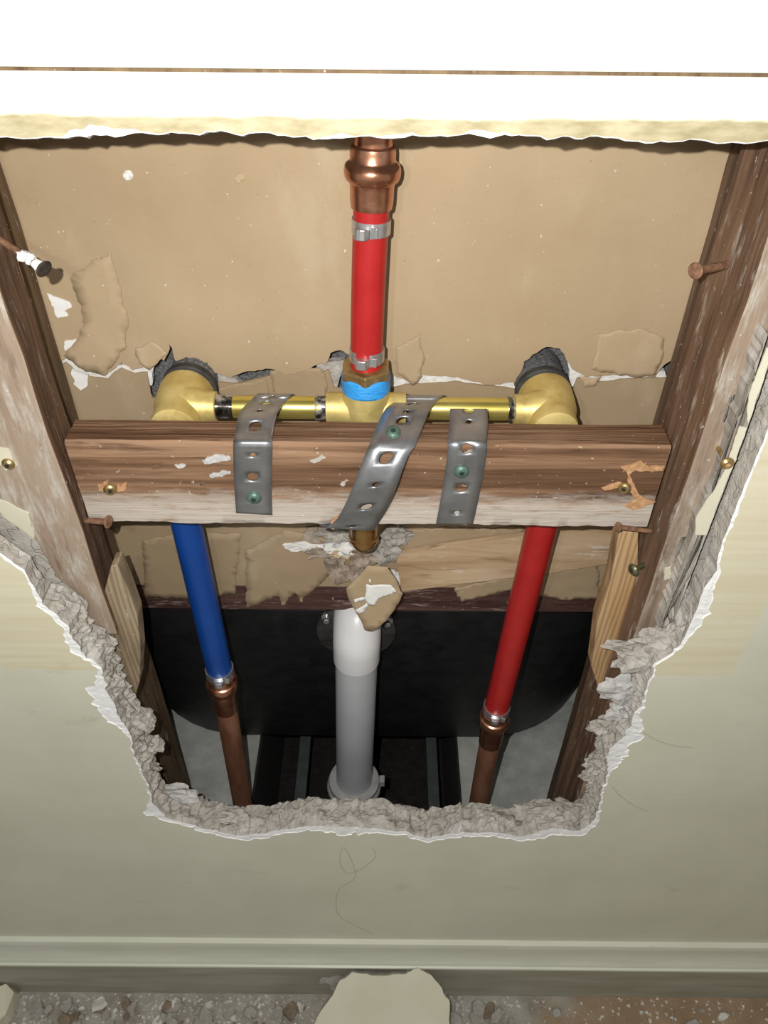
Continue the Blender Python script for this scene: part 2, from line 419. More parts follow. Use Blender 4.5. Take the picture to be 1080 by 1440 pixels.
# crumbly core
ZCR = P(540, 850, 0).z
vs = []; fs = []; NK = 12; TH = .030
for i in range(NH):
    p = HOLE[i]; a, b = HOLE[i-3], HOLE[(i+3) % NH]; d = (b-a); nrm = V(d.z, 0, -d.x).normalized()
    if nrm.dot(cenH-p) < 0: nrm = -nrm
    for k in range(NK+1):
        f = k/NK; q = p+V(0, .0012+f*TH*((.45 if p.x < 0 else .56)+(.55 if p.x < 0 else .44)*min(1, max(0, (ZCR-p.z+.01)/.03))), 0)
        amp = math.sin(min(1, f*2.2)*math.pi/2)
        am = .0070 if i < len(rim) else .002
        if i < len(rim): am *= .12+.88*min(1, max(0, (ZCR-p.z)/.04))
        dsp = am*(nz(q, 75, 4, 2)+.45*nz(q, 230, 3, 6)+.25)*amp
        vs.append(q+nrm*dsp+V(0, .2*am*nz(q, 150, 2, 8)*amp, 0))
for i in range(NH):
    j = (i+1) % NH
    for k in range(NK): fs.append((i*(NK+1)+k, j*(NK+1)+k, j*(NK+1)+k+1, i*(NK+1)+k+1))
mesh('plaster_core', vs, fs, 'plaster_core', wall)
# back of the plaster, so the wall is a solid sheet
hb = [V(p.x, TH, p.z) for p in HOLE]
ob = [V(a.x, TH, a.z) for a in outer]
wb = holed('plaster_back', ob, hb, 'plaster_core'); wb.parent = wall
# upper board above the groove
trim = box('trim_1', (-WX, -.0015, ZG+.0005), (WX, .03, WZ), 'trim_paint', bevel=.0012); tag(trim, kind='structure')
box('backing_strip', (-WX, .0016, ZG-.004), (WX, .029, ZG+.0004), 'furring_wood', trim)

# lumps of plaster still hanging on the torn edge
def lump(name, c, size, mat, parent=None, seed=0, sub=3, rough=.55, flat=None, fq=1.6):
    bm = bmesh.new(); bmesh.ops.create_icosphere(bm, subdivisions=sub, radius=1)
    for v in bm.verts:
        n = v.co.copy(); k = 1+rough*nz(n*fq, 1, 3, seed)+.3*rough*nz(n*fq*3, 1, 2, seed+3)
        v.co = n*k
        v.co = V(v.co.x*size[0], v.co.y*size[1], v.co.z*size[2])
    me = bpy.data.meshes.new(name); bm.to_mesh(me); bm.free(); me.materials.append(M[mat])
    o = link(name, me, parent); o.location = c
    return o
LUMPS = [((205, 1012), .020, (.009, .008, .011)), ((213, 1048), .022, (.009, .007, .010)), ((212, 1098), .014, (.008, .007, .008)), ((196, 1105), .010, (.007, .006, .009)),
         ((250, 1116), .026, (.022, .008, .010)), ((320, 1147), .016, (.020, .008, .006)), ((400, 1143), .022, (.016, .008, .005)), ((760, 1140), .022, (.026, .009, .009)), ((805, 1138), .020, (.018, .010, .010)),
         ((838, 1075), .018, (.011, .009, .009)), ((833, 1092), .022, (.010, .006, .006)), ((848, 1020), .024, (.012, .008, .008)), ((872, 970), .020, (.017, .007, .016)), ((876, 1000), .018, (.012, .007, .010)),
         ((895, 925), .016, (.018, .009, .014)), ((885, 908), .030, (.016, .005, .004)), ((150, 955), .016, (.010, .010, .014)), ((172, 1000), .018, (.010, .010, .015)), ((930, 900), .016, (.020, .008, .010)), ((600, 1158), .018, (.020, .008, .004)), ((500, 1152), .018, (.024, .008, .004))]
for i, (px, y, sz) in enumerate(LUMPS):
    lump('plaster_lump', P(*px, y), sz, 'gypsum_pale' if i in (12, 13, 4) else 'plaster_core', wall, i, 3, .7)
# baseboard along the wall foot
ZC = P(540, 1321, 0).z
prof = [(0, ZC), (-.006, ZC-.001), (-.0075, ZC-.006), (-.0078, ZC-.009), (-.0080, ZC-.014), (-.0090, ZC-.022), (-.0110, ZC-.030), (-.0145, ZC-.037), (-.0165, ZC-.0395), (-.0168, ZC-.0415), (-.0195, ZC-.0425), (-.0195, ZC-.047), (-.018, ZC-.049), (0, ZC-.049)]
def profx(name, prof, mat, parent=None):
    n = len(prof); xs = [-WX+2*WX*i/40 for i in range(41)]; vs = []; fs = []
    for x in xs:
        for (y, z) in prof: vs.append(V(x, y, z+.0012*nz((x, 0, 0), 3, 2, 4)))
    for i in range(40):
        for k in range(n): fs.append((i*n+k, (i+1)*n+k, (i+1)*n+(k+1) % n, i*n+(k+1) % n))
    fs += [tuple(range(n)), tuple(range(40*n, 41*n))]
    return mesh(name, vs, fs, mat, parent)
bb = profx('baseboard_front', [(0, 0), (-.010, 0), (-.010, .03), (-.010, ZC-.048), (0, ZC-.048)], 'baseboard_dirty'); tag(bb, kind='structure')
autosmooth(profx('base_cap', prof, 'baseboard_paint', bb), 35)
fl = mesh('floor', [V(-WX, -1.9, 0), V(WX, -1.9, 0), V(WX, .03, 0), V(-WX, .03, 0)], [(0, 1, 2, 3)], 'floor'); tag(fl, kind='structure')

# ------------------------------------------------------------------ back wall of the cavity: two kraft faced drywall sheets
YA, YB_ = .152, .1545
XL, XR = -.62, .62
A_low = wp([(-150, 520), (60, 522), (95, 503), (122, 522), (150, 527), (172, 508), (185, 520), (202, 516), (214, 507), (222, 500), (230, 507), (236, 496), (238, 483), (244, 490), (247, 508), (262, 502), (272, 506), (284, 513), (291, 509), (297, 524), (324, 530), (342, 523), (379, 519), (403, 528), (430, 520), (446, 514),
            (458, 512), (466, 498), (478, 492), (489, 497), (520, 500), (540, 512), (556, 531), (568, 533), (580, 539), (592, 529), (637, 529), (681, 541), (724, 539), (733, 524), (737, 508), (748, 498), (768, 489), (787, 490), (794, 500), (800, 512), (810, 522), (824, 529), (870, 527), (921, 529), (934, 512), (960, 500), (1150, 500)], YA)
A_low = rag(A_low, .003, .0014, 21)
ZTOP = 1.9
ga = prism('wall_back', [V(A_low[0].x, YA, ZTOP)]+A_low+[V(A_low[-1].x, YA, ZTOP)], V(0, .0022, 0), 'kraft'); tag(ga, kind='structure')
B_top = wp([(-150, 524), (60, 526), (92, 510), (104, 522), (122, 529), (150, 533), (170, 518), (190, 527), (205, 524), (215, 560), (290, 560), (296, 536), (330, 540), (380, 528), (440, 533), (462, 520), (470, 545), (556, 545), (570, 541), (640, 537), (700, 545), (728, 548), (735, 560), (800, 560), (812, 533), (850, 537), (900, 532), (1150, 530)], YB_)
B_low = wp([(1150, 845), (842, 840), (796, 846), (717, 833), (700, 843), (639, 845), (600, 838), (565, 835), (545, 838), (500, 830), (441, 838), (428, 849), (422, 838), (404, 843), (397, 856), (392, 844), (348, 854), (340, 846), (311, 847), (270, 842), (189, 848), (-150, 846)], YB_)
gb = prism('lower_sheet', rag(B_top, .004, .0012, 23)+rag(B_low, .004, .0016, 24), V(0, .002, 0), 'kraft_low', ga)
# exposed gypsum between the two papers
for j, l in enumerate([[(75, 500), (120, 508), (215, 515), (214, 542), (150, 540), (112, 560), (70, 548)], [(292, 512), (330, 532), (345, 545), (300, 580), (288, 560)],
                       [(540, 518), (600, 524), (730, 530), (735, 552), (640, 541), (545, 552)], [(798, 505), (830, 524), (935, 522), (940, 536), (830, 540), (800, 545)], [(445, 512), (486, 505), (470, 560), (440, 560)]]):
    prism('gypsum_strip', rag(wp(l, .1565), .003, .001, 30+j, True), V(0, .006, 0), 'gypsum_grey' if j in (1, 4) else 'gypsum', ga)
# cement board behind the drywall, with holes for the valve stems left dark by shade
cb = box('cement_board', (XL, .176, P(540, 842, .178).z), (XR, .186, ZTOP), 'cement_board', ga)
for (x, z0) in ((-.158, 0), (.138, 0)): pass
box('cleat', (XL, .1535, P(540, 859, .1535).z), (XR, .176, P(540, 826, .1535).z), 'cleat_wood', ga, .0015)
# torn paper still hanging on the sheets
def sheet(name, px, y, mat, th=.0006, seed=0, parent=None, amp=.0009, curl=0.0):
    pts = rag(wp(px, y), .0016, amp, seed, True, 60)
    n = len(pts); xs = [p.x for p in pts]; zs = [p.z for p in pts]; h = max(zs)-min(zs)
    v2 = [(p.x, p.z) for p in pts]; st = max(.0028, h/14); g = []
    i0 = min(xs)+st/2
    while i0 < max(xs):
        z0 = min(zs)+st/2
        while z0 < max(zs):
            inside = False; dmin = 9
            for i in range(n):
                x1, z1 = v2[i]; x2, z2 = v2[i-1]
                if (z1 > z0) != (z2 > z0) and i0 < (x2-x1)*(z0-z1)/(z2-z1)+x1: inside = not inside
                dmin = min(dmin, abs(x1-i0)+abs(z1-z0))
            if inside and dmin > st*.6: g.append((i0, z0))
            z0 += st
        i0 += st
    from mathutils import Vector as _V
    r_ = delaunay_2d_cdt([_V(q) for q in v2+g], [], [list(range(n))], 1, 1e-6)
    vs = []; fs = [tuple(f) for f in r_[2]]
    for q in r_[0]:
        k = (max(zs)-q[1])/h
        vs.append(V(q[0], y-curl*k*k*(.5+.9*abs(nz((q[0], 0, q[1]), 24, 2, seed)))+.0005*nz((q[0], 0, q[1]), 70, 3, seed), q[1]))
    o = mesh(name, vs, fs, mat, parent, smooth=True)
    m = o.modifiers.new('thick', 'SOLIDIFY'); m.thickness = th; m.offset = 1
    return o
TORN = [([(98, 391), (128, 370), (156, 354), (166, 394), (180, 449), (177, 485), (165, 504), (147, 526), (122, 519), (89, 499), (113, 470), (119, 455), (107, 415)], YA-.001, 'kraft_torn', .004),
        ([(840, 470), (905, 462), (933, 476), (934, 500), (921, 526), (905, 529), (860, 524), (832, 518)], YA-.001, 'kraft_torn', .003),
        ([(192, 490), (212, 480), (236, 496), (224, 512), (210, 518), (196, 510)], YA-.001, 'kraft_torn', .003),
        ([(555, 490), (592, 470), (595, 500), (593, 528), (580, 540), (562, 525)], YA-.001, 'kraft', .003),
        ([(380, 522), (420, 515), (452, 520), (462, 540), (455, 575), (400, 575), (385, 550)], YB_-.001, 'kraft_low', .004),
        ([(300, 545), (375, 532), (378, 575), (300, 580)], YB_-.0008, 'kraft_low', .002),
        ([(815, 530), (850, 526), (838, 541), (822, 543)], YB_-.001, 'kraft_torn', .003),
        ([(345, 775), (400, 745), (470, 760), (475, 795), (440, 832), (427, 838), (424, 846), (416, 832), (398, 850), (392, 838), (346, 852)], YB_-.001, 'kraft_low', .003),
        ([(200, 760), (245, 750), (340, 750), (330, 835), (262, 842), (205, 840)], YB_-.001, 'kraft_low', .001),
        ([(566, 745), (640, 742), (735, 742), (735, 760), (640, 772), (570, 785)], YB_-.001, 'kraft_low', .002),
        ([(640, 828), (722, 808), (790, 800), (842, 790), (842, 842), (796, 842), (717, 830), (650, 845)], YB_-.0012, 'kraft_low', .002)]
for i, (l, y, m_, cu) in enumerate(TORN):
    sheet('torn_paper', l, y, m_, .0005, 40+i, ga, .0022, cu)
for i, l in enumerate([[(66, 412), (80, 420), (98, 425), (101, 432), (92, 437), (96, 444), (80, 447), (78, 436), (70, 425)], [(90, 480), (108, 477), (110, 486), (98, 497), (91, 492)], [(101, 520), (125, 528), (123, 542), (114, 549), (104, 540)],
                       [(430, 745), (446, 740), (448, 760), (470, 770), (488, 772), (486, 782), (440, 778), (425, 760)]]):
    prism('gypsum_patch', rag(wp(l, YA-.0006), .002, .0012, 60+i, True), V(0, .002, 0), 'white_paint' if i < 3 else 'crumb_brown', ga)
# small fastener dimples
for (px, m_) in (((180, 246), 'gypsum'), ((337, 251), 'kraft_torn')):
    lump('nail_dimple', P(*px, YA-.0002), (.0032, .0012, .0034), m_, ga, 3, 2)
# crumbs of plaster round the outlet under the brace
for i, (px, y, sz, m_) in enumerate([((455, 775), .150, (.012, .006, .006), 'crumb_brown'), ((480, 770), .147, (.012, .007, .008), 'gypsum'), ((512, 785), .148, (.012, .007, .011), 'crumb_brown'), ((540, 775), .149, (.013, .007, .014), 'gypsum_grey'),
                                  ((560, 752), .150, (.012, .007, .010), 'gypsum_grey'), ((475, 800), .151, (.010, .005, .016), 'crumb_brown'), ((500, 806), .150, (.012, .006, .010), 'crumb_brown'), ((470, 750), .149, (.014, .007, .009), 'gypsum_grey'),
                                  ((555, 815), .150, (.006, .004, .009), 'gypsum'), ((480, 778), .145, (.010, .004, .004), 'kraft_torn'), ((528, 800), .148, (.008, .004, .005), 'kraft_torn'), ((430, 768), .151, (.018, .004, .004), 'gypsum')]):
    lump('plaster_crumb', P(*px, y), sz, m_, ga, 70+i, 3, .9)

# ------------------------------------------------------------------ unseen enclosure against stray light; slab, tub, pit
ZS = P(498, 1042, .238).z                                  # top of the slab
pit = [PZ(376, 1046, ZS), PZ(632, 1046, ZS)]
px0, px1 = pit[0].x-.012, pit[1].x+.012
def boxes(name, lst, mat, parent=None):
    vs = []; fs = []
    for lo, hi in lst:
        b0 = len(vs)
        vs += [V(x, y, z) for z in (lo[2], hi[2]) for y in (lo[1], hi[1]) for x in (lo[0], hi[0])]
        fs += [tuple(b0+i for i in f) for f in ((0, 2, 3, 1), (4, 5, 7, 6), (0, 1, 5, 4), (2, 6, 7, 3), (0, 4, 6, 2), (1, 3, 7, 5))]
    return mesh(name, vs, fs, mat, parent)
YP0, YP1 = .055, .60
slab = boxes('floor_bathroom', [((-WX, .031, -.06), (px0, 2.0, ZS)), ((px1, .031, -.06), (WX, 2.0, ZS)), ((px0, .031, -.06), (px1, YP0, ZS)), ((px0, YP1, -.06), (px1, 2.0, ZS)), ((px0, YP0, -.06), (px1, YP1, ZS-.24))], 'slab'); tag(slab, kind='structure')
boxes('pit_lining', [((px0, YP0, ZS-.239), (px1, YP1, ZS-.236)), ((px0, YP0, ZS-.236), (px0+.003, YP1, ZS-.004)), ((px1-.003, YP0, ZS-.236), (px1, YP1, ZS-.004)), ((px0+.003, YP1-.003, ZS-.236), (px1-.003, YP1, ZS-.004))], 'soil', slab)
for (pxa, lab) in ((428, 'thin grey bar lying in the dark floor pit left of the drain'), (607, 'thin grey bar lying in the dark floor pit right of the drain')):
    c = PZ(pxa, 1055, ZS-.10)
    tag(box('grey_bar', (c.x-.0085, YP0+.001, ZS-.112), (c.x+.0085, YP1-.004, ZS-.10), 'bar_grey', bevel=.001), lab, 'bar')
ws = boxes('light_seal_bathroom', [((-WX, 1.98, ZS), (WX, 2.0, ZTOP)), ((-WX-.02, .031, -.06), (-WX, 2.0, WZ)), ((WX, .031, -.06), (WX+.02, 2.0, WZ)), ((-WX, .186, ZTOP), (WX, 2.0, ZTOP+.02))], 'gypsum'); tag(ws, kind='structure')  # unseen shell, added to keep sky light out of the cavity
cl = boxes('light_seal_top', [((-WX, .031, ZTOP), (WX, .186, ZTOP+.02))], 'gypsum'); tag(cl, kind='structure')  # unseen closures, top and both ends, added against light leaking in
wl = boxes('light_seal_left', [((XL-.02, .031, ZS), (XL, .186, ZTOP))], 'furring_wood'); tag(wl, kind='structure')
wr = boxes('light_seal_right', [((XR, .031, ZS), (XR+.02, .186, ZTOP))], 'furring_wood'); tag(wr, kind='structure')

def rrect(x0, x1, y0, y1, r, n=10):
    pts = []
    for cx, cy, a0 in ((x1-r, y1-r, 0), (x0+r, y1-r, 90), (x0+r, y0+r, 180), (x1-r, y0+r, 270)):
        for k in range(n+1):
            a = math.radians(a0+90*k/n); pts.append((cx+r*math.cos(a), cy+r*math.sin(a)))
    return pts
ZR = P(500, 859, .178).z
tub = empty('bathtub', 'black end of a bathtub seen through the hole below the drywall', 'bathtub'); 
TX0, TX1, TYB = -.40, .345, 1.62
def tubring(z, f, inset=0):
    y0 = .178+f*.060
    return [V(x, y, z) for x, y in rrect(TX0+.03*f+inset, TX1-.03*f-inset, y0+inset, TYB-.03*f-inset, .17-min(inset, .05))]
rings = [tubring(ZS, 1, .02), tubring(ZS+.004, 1, .006), tubring(ZS+.014, 1)]
for k in range(1, 9): rings.append(tubring(ZS+.014+(ZR-ZS-.014)*k/8, 1-k/8))
rings += [tubring(ZR+.004, 0, .004), tubring(ZR+.004, 0, .04), tubring(ZR-.05, .3, .07), tubring(ZS+.05, 1, .10)]
vs = [p for r in rings for p in r]; n = len(rings[0]); fs = []
for i in range(len(rings)-1):
    for s in range(n): fs.append((i*n+s, i*n+(s+1) % n, (i+1)*n+(s+1) % n, (i+1)*n+s))
fs += [tuple(range(n)), tuple((len(rings)-1)*n+s for s in range(n))]
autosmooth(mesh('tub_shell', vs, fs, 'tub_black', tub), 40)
# overflow gasket and its bolts
pg = P(501, 884, .178); pg.y = .179
gk = lathe('overflow_gasket', pg+V(0, -.008, 0), V(0, 1, 0), [(0, .040), (.002, .044), (.012, .044)], 'rubber', tub)
for (px, py) in ((459, 875), (545, 880)):
    q = P(px, py, .166)
    bolt = lathe('bolt', q, V(0, 1, 0), [(0, .003), (.0005, .0036), (.006, .0036), (.0062, .006), (.010, .006), (.0102, .0036), (.014, .0036)], 'steel', gk, 12)
# ------------------------------------------------------------------ studs
def vline(px, py, y, z0, z1, tilt=0):
    p = P(px, py, y); return p.x
def stud(name, xf0, xf1, xb0, xb1, y0, y1, z0, z1, mat_in, mat_face, label, nseg=40):
    """vertical timber: corners front-left, front-right, back-left, back-right"""
    root = empty(name, label, 'wall stud')
    vs = []; fs = []
    cs = [(xf0, y0), (xf1, y0), (xb1, y1), (xb0, y1)]
    for i in range(nseg+1):
        z = z0+(z1-z0)*i/nseg
        for k, (x, y) in enumerate(cs):
            vs.append(V(x+.0012*nz((x, y, z), 22, 3, k), y+.0010*nz((x, y, z+5), 22, 3, k), z))
    for i in range(nseg):
        for k in range(4): fs.append((4*i+k, 4*i+(k+1) % 4, 4*i+4+(k+1) % 4, 4*i+4+k))
    fs += [(3, 2, 1, 0), tuple(4*nseg+k for k in range(4))]
    o = mesh('timber', vs, fs, mat_in, root)
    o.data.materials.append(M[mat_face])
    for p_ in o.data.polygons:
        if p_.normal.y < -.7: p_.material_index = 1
    m = o.modifiers.new('bevel', 'BEVEL'); m.width = .0018; m.segments = 2; m.limit_method = 'ANGLE'
    return root
# front studs
YL0, YL1 = .034, .088
xl_f = P(70, 614, YL0).x; xl_b = P(99, 600, YL1).x
xr_f = P(986, 610, .034).x; xr_b = P(928, 595, .092).x
zcut = P(131, 893, YL0).z
sl = stud('wall_stud', xl_f-.09, xl_f, xl_b-.09, xl_b, YL0, YL1, zcut, ZTOP, 'stud_inner', 'stud_face', 'old brown wall stud with plaster residue left of the brace')
sr = stud('wall_stud', xr_f, xr_f+.09, xr_b, xr_b+.09, .034, .092, ZS, ZTOP, 'stud_inner', 'stud_face', 'old brown wall stud with pale streaked front right of the brace')
# bathroom side studs, behind
xb_l = P(48, 375, .1525).x; xb_r = P(917, 595, .1525).x
stud('wall_stud', xb_l-.08, xb_l, xb_l-.08, xb_l, .096, .1520, ZS, ZTOP, 'furring_wood', 'furring_wood', 'plain tan stud against the kraft board at the far left')
stud('wall_stud', xb_r, xb_r+.08, xb_r, xb_r+.08, .098, .1520, ZS, ZTOP, 'stud_dark', 'stud_dark', 'dark stud against the kraft board behind the right stud')
# sistered blocks lower down
def block(name, px, y, dy, mat, label, side):
    pts = wp(px, y)
    root = empty(name, label, 'wood block')
    o = prism('timber', pts, V(0, dy, 0), mat, root, .0008)
    return root
block('wood_block', [(156, 796), (165, 794), (180, 830), (193, 866), (198, 917), (196, 960), (184, 1000), (170, 985), (150, 945), (132, 893), (138, 865)], .040, .016, 'grey_pine', 'grainy offcut of weathered pine wedged below the left stud', -1)
block('wood_block', [(871, 748), (898, 748), (897, 800), (890, 850), (893, 890), (888, 930), (872, 970), (850, 1000), (842, 970), (832, 938), (840, 877), (859, 817)], .058, .018, 'pine', 'yellow pine offcut standing below the right end of the brace', 1)
# loose residue of plaster and paint on the stud faces
for i, (l, m_) in enumerate([([(-6, 700), (10, 708), (40, 722), (50, 760), (57, 786), (50, 799), (36, 800), (5, 785), (-20, 770), (-30, 720)], 'chip_paint'), ([(-5, 628), (12, 632), (24, 655), (8, 662), (-6, 650)], 'chip_paint'),
                             ([(42, 790), (60, 800), (85, 840), (100, 868), (96, 880), (70, 850), (48, 815)], 'skim')]):
    prism('paint_residue', rag(wp(l, YL0-.0012), .003, .0015, 80+i, True), V(0, .002, 0), m_, sl)
CRK = [(1098, 470), (1072, 545), (1049, 612), (1028, 668), (998, 745), (975, 805), (945, 884)]
lay = [(928, 888), (936, 862), (952, 822), (966, 790), (978, 755), (990, 725), (1004, 690), (1020, 652), (1032, 610), (1046, 570), (1066, 510), (1080, 470)]
prism('plaster_residue', rag(wp([(x-1.5, y) for x, y in CRK], .019)[::-1], .003, .0004, 91)+rag(wp(lay[::1], .019), .003, .0022, 92), V(0, .0152, 0), 'stud_plaster', sr)
for i, l in enumerate([[(1040, 600), (1051, 602), (1026, 668), (1008, 712), (994, 752), (976, 752), (980, 725), (1005, 690), (1020, 660)], [(1052, 560), (1078, 490), (1088, 490), (1064, 562), (1052, 596)]]):
    prism('paint_residue', rag(wp(l, .0182), .003, .0008, 93+i, True), V(0, .001, 0), 'chip_paint', sr)
prism('paint_residue', rag(wp([(935, 800), (943, 798), (944, 812), (934, 816)], .0328), .003, .0008, 97, True), V(0, .002, 0), 'chip_paint', sr)
prism('crack_shade', wp([(x-6, y) for x, y in CRK]+[(x+8, y) for x, y in CRK[::-1]], .0325), V(0, .002, 0), 'rubber', sr)  # dark strip standing in for the shade deep in the crack

# ------------------------------------------------------------------ cross brace
xb0 = P(91, 624, YBF).x; xb1 = P(946, 624, YBF).x
brace = empty('wood_brace', 'rough brown timber brace with whitewashed lower face spanning the two studs', 'timber brace')
yc, zc_, hy, hz, rr = (YBF+YBB)/2, (ZBT+ZBB)/2, (YBB-YBF)/2, (ZBT-ZBB)/2, .0018
sec = []
for k in range(9): sec.append((-hy, -hz+rr+(2*hz-2*rr)*k/8))
for k in range(7): sec.append((-hy+rr+(2*hy-2*rr)*k/6, hz))
for k in range(5): sec.append((hy, hz-rr-(2*hz-2*rr)*k/4))
for k in range(7): sec.append((hy-rr-(2*hy-2*rr)*k/6, -hz))
NS = 120; vs = []; fs = []; n = len(sec); chipx = P(474, 738, YBF).x
for i in range(NS+1):
    x = xb0+(xb1-xb0)*i/NS
    for k, (y, z) in enumerate(sec):
        q = V(x*.25, y, z)
        dy = .0007*nz(q, 90, 3, 1); dz = .0007*nz(q, 90, 3, 2)
        if y < -hy+.004 and z < -hz+.004:
            g = math.exp(-((x-chipx)/.008)**2); dy += .004*g; dz += -.003*g
            dz += .0016*nz((x, 0, 0), 60, 3, 5)
        vs.append(V(x, yc+y+dy, zc_+z+dz))
for i in range(NS):
    for k in range(n): fs.append((i*n+k, i*n+(k+1) % n, (i+1)*n+(k+1) % n, (i+1)*n+k))
fs += [tuple(range(n))[::-1], tuple(NS*n+k for k in range(n))]
bt = autosmooth(mesh('timber', vs, fs, 'brace_wood', brace), 40)
bt.data.materials.append(M['brace_top'])
for p_ in bt.data.polygons:
    if p_.normal.z > .8: p_.material_index = 1
for i, l in enumerate([[(873, 657), (890, 653), (902, 648), (912, 656), (935, 656), (932, 662), (905, 663), (893, 662), (886, 668), (895, 690), (904, 700), (922, 706), (905, 713), (890, 718), (878, 712), (893, 704), (889, 694), (876, 685), (850, 690), (846, 687), (870, 678), (884, 680), (882, 664)],
                        [(138, 682), (152, 676), (150, 692), (140, 690)], [(165, 682), (178, 679), (176, 690), (165, 692)], [(466, 733), (478, 722), (484, 727), (476, 738), (469, 745), (463, 742)],
                        [(214, 654), (226, 653), (225, 659), (215, 660)], [(278, 678), (289, 678), (288, 684), (279, 683)]]):
    prism('gouge', rag(wp(l, YBF-.0009), .0015, .0008, 100+i, True), V(0, .0016, 0), 'splinter' if i < 4 else 'stud_inner', brace)

for i, l in enumerate([[(284, 648), (300, 640), (322, 640), (324, 646), (306, 650), (288, 654)], [(294, 668), (312, 662), (325, 664), (318, 669), (296, 672)], [(246, 655), (258, 652), (262, 656), (250, 659)], [(436, 648), (454, 640), (458, 643), (440, 653)], [(478, 682), (486, 674), (490, 676), (482, 684)], [(640, 640), (668, 632), (672, 636), (648, 646)]]):
    prism('paint_fleck', rag(wp(l, YBF-.0011), .0012, .0013, 140+i, True), V(0, .0012, 0), 'stud_plaster' if i > 2 else 'gypsum_pale', brace)
# ------------------------------------------------------------------ pale shim and the paper flap below the brace
prism('wood_shim', rag(wp([(556, 781), (600, 773), (736, 754), (782, 742), (868, 735), (864, 792), (790, 803), (722, 812), (565, 832)], .146), .006, .0006, 110, True), V(0, .0055, 0), 'shim_wood')
tag(bpy.data.objects['wood_shim'], 'flat pale wood shim lying slanted behind the lower red pipe', 'wood shim')
flap = empty('paper_flap', 'torn kraft paper flap with white paint smears hanging before the grey drain elbow', 'paper scrap')
pap = sheet('paper', [(487, 828), (503, 812), (517, 796), (545, 798), (556, 815), (566, 834), (556, 855), (543, 872), (520, 884), (513, 883), (503, 864), (492, 846)], .117, 'kraft_torn', .0008, 120, flap, .0008, .004)
for i, l in enumerate([[(515, 822), (522, 824), (535, 822), (550, 823), (558, 833), (545, 838), (532, 842), (526, 852), (518, 850), (512, 842), (515, 832)], [(500, 858), (516, 848), (518, 852), (510, 862), (503, 862)], [(498, 843), (512, 840), (512, 844), (499, 847)], [(518, 815), (522, 814), (523, 819), (519, 820)]]):
    sheet('paint_smear', l, .1148, 'white_paint', .0004, 130+i, pap, .0008, .0005)

# ------------------------------------------------------------------ brass shower valve behind the brace
YV = .110
val = empty('shower_valve', 'brass shower valve assembly with two bodies and a centre tee behind the brace', 'valve')
ZV = P(420, 573, YV).z; RP = .0088
XVL, XVR, XVT = P(252, 565, YV).x, P(776, 565, YV).x, P(515, 575, YV).x
for x, s in ((XVL, 1), (XVR, -1)):
    lathe('valve_body', V(x, .079, ZV-.004), V(0, 1, 0), [(.0056, .014), (.0066, .0175), (.012, .0182), (.020, .0178), (.024, .0186), (.030, .0205), (.040, .0212), (.052, .0215), (.056, .0213), (.057, .0196), (.060, .0194)], 'brass', val, 48)
    # soft cast saddle where the side port leaves the body, and the port itself
    lathe('side_port', V(x+s*.004, YV, ZV), V(s, 0, 0), [(0, .0160), (.008, .0150), (.014, .0128), (.018, .0118), (.024, .0116), (.0245, .0095)], 'brass', val, 36)
    lathe('outlet', V(x, YV, ZV-.002), V(0, 0, -1), [(0, .0165), (.014, .0165), (.022, .0172), (.040, .0172), (.041, .014)], 'brass', val, 36)
    lathe('stem_gasket', V(x+s*.001, .137, ZV-.003), V(0, 1, 0), [(0, .0205), (.0008, .0218), (.006, .0220), (.008, .0205)], 'rubber', val, 32)
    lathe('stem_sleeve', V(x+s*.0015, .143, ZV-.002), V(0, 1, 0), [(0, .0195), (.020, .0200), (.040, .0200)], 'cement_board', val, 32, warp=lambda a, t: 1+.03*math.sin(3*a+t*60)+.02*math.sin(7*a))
tl = XVT
lathe('tee', V(tl, YV, ZV-.030), V(0, 0, 1), [(0, .0155), (.001, .0168), (.012, .0172), (.038, .0172), (.0385, .0178), (.050, .0178), (.051, .0165)], 'brass', val, 40)
for s in (-1, 1):
    lathe('tee_port', V(tl+s*.012, YV, ZV), V(s, 0, 0), [(0, .0122), (.018, .0122), (.0186, .0095)], 'brass', val, 32)
xl0, xl1 = XVL+.027, tl-.029; xr0, xr1 = tl+.029, XVR-.027
for a, b in ((xl0, xl1), (xr0, xr1)):
    lathe('run_pipe', V(a-.004, YV, ZV), V(1, 0, 0), [(0, RP), (b-a+.008, RP)], 'brass_pipe', val, 36)
def wj(a, t): return 1
for a, w_ in ((xl0-.001, .015), (xl1-.0095, .010), (xr0-.001, .007), (xr1-.006, .007)):
    lathe('solder_joint', V(a, YV, ZV), V(1, 0, 0), [(0, RP+.0014), (.001, RP+.0010), (w_*.5, RP+.0004), (w_-.001, RP+.0003), (w_, RP+.0001)], 'solder', val, 32)
zt = ZV+.021
zn = P(517, 535, YV).z
lathe('thread_tape', V(tl, YV, zt-.002), V(0, 0, 1), [(-.002, .0168), (-.0015, .0181), (.001, .0184), (.003, .0179), (.005, .0183), (.008, .0178), (.011, .0181), (.0125, .0165)], 'thread_tape', val, 36, 60, warp=lambda a, t: 1+.012*math.sin(5*a+t*900))
hexn = []
nut = []
for z, r in ((zt+.008, .0185), (zt+.0085, .0194), (zt+.0150, .0194), (zt+.0164, .0180)):
    nut.append([V(tl+r*math.cos(math.radians(30+60*k)), YV+r*math.sin(math.radians(30+60*k)), z) for k in range(6)])
vs = [p for r in nut for p in r]; fs = [tuple(range(6)), tuple(18+k for k in range(6))]
for i in range(3):
    for k in range(6): fs.append((i*6+k, i*6+(k+1) % 6, i*6+6+(k+1) % 6, i*6+6+k))
o = mesh('hex_nut', vs, fs, 'brass_nut', val); m = o.modifiers.new('bevel', 'BEVEL'); m.width = .0007; m.segments = 2
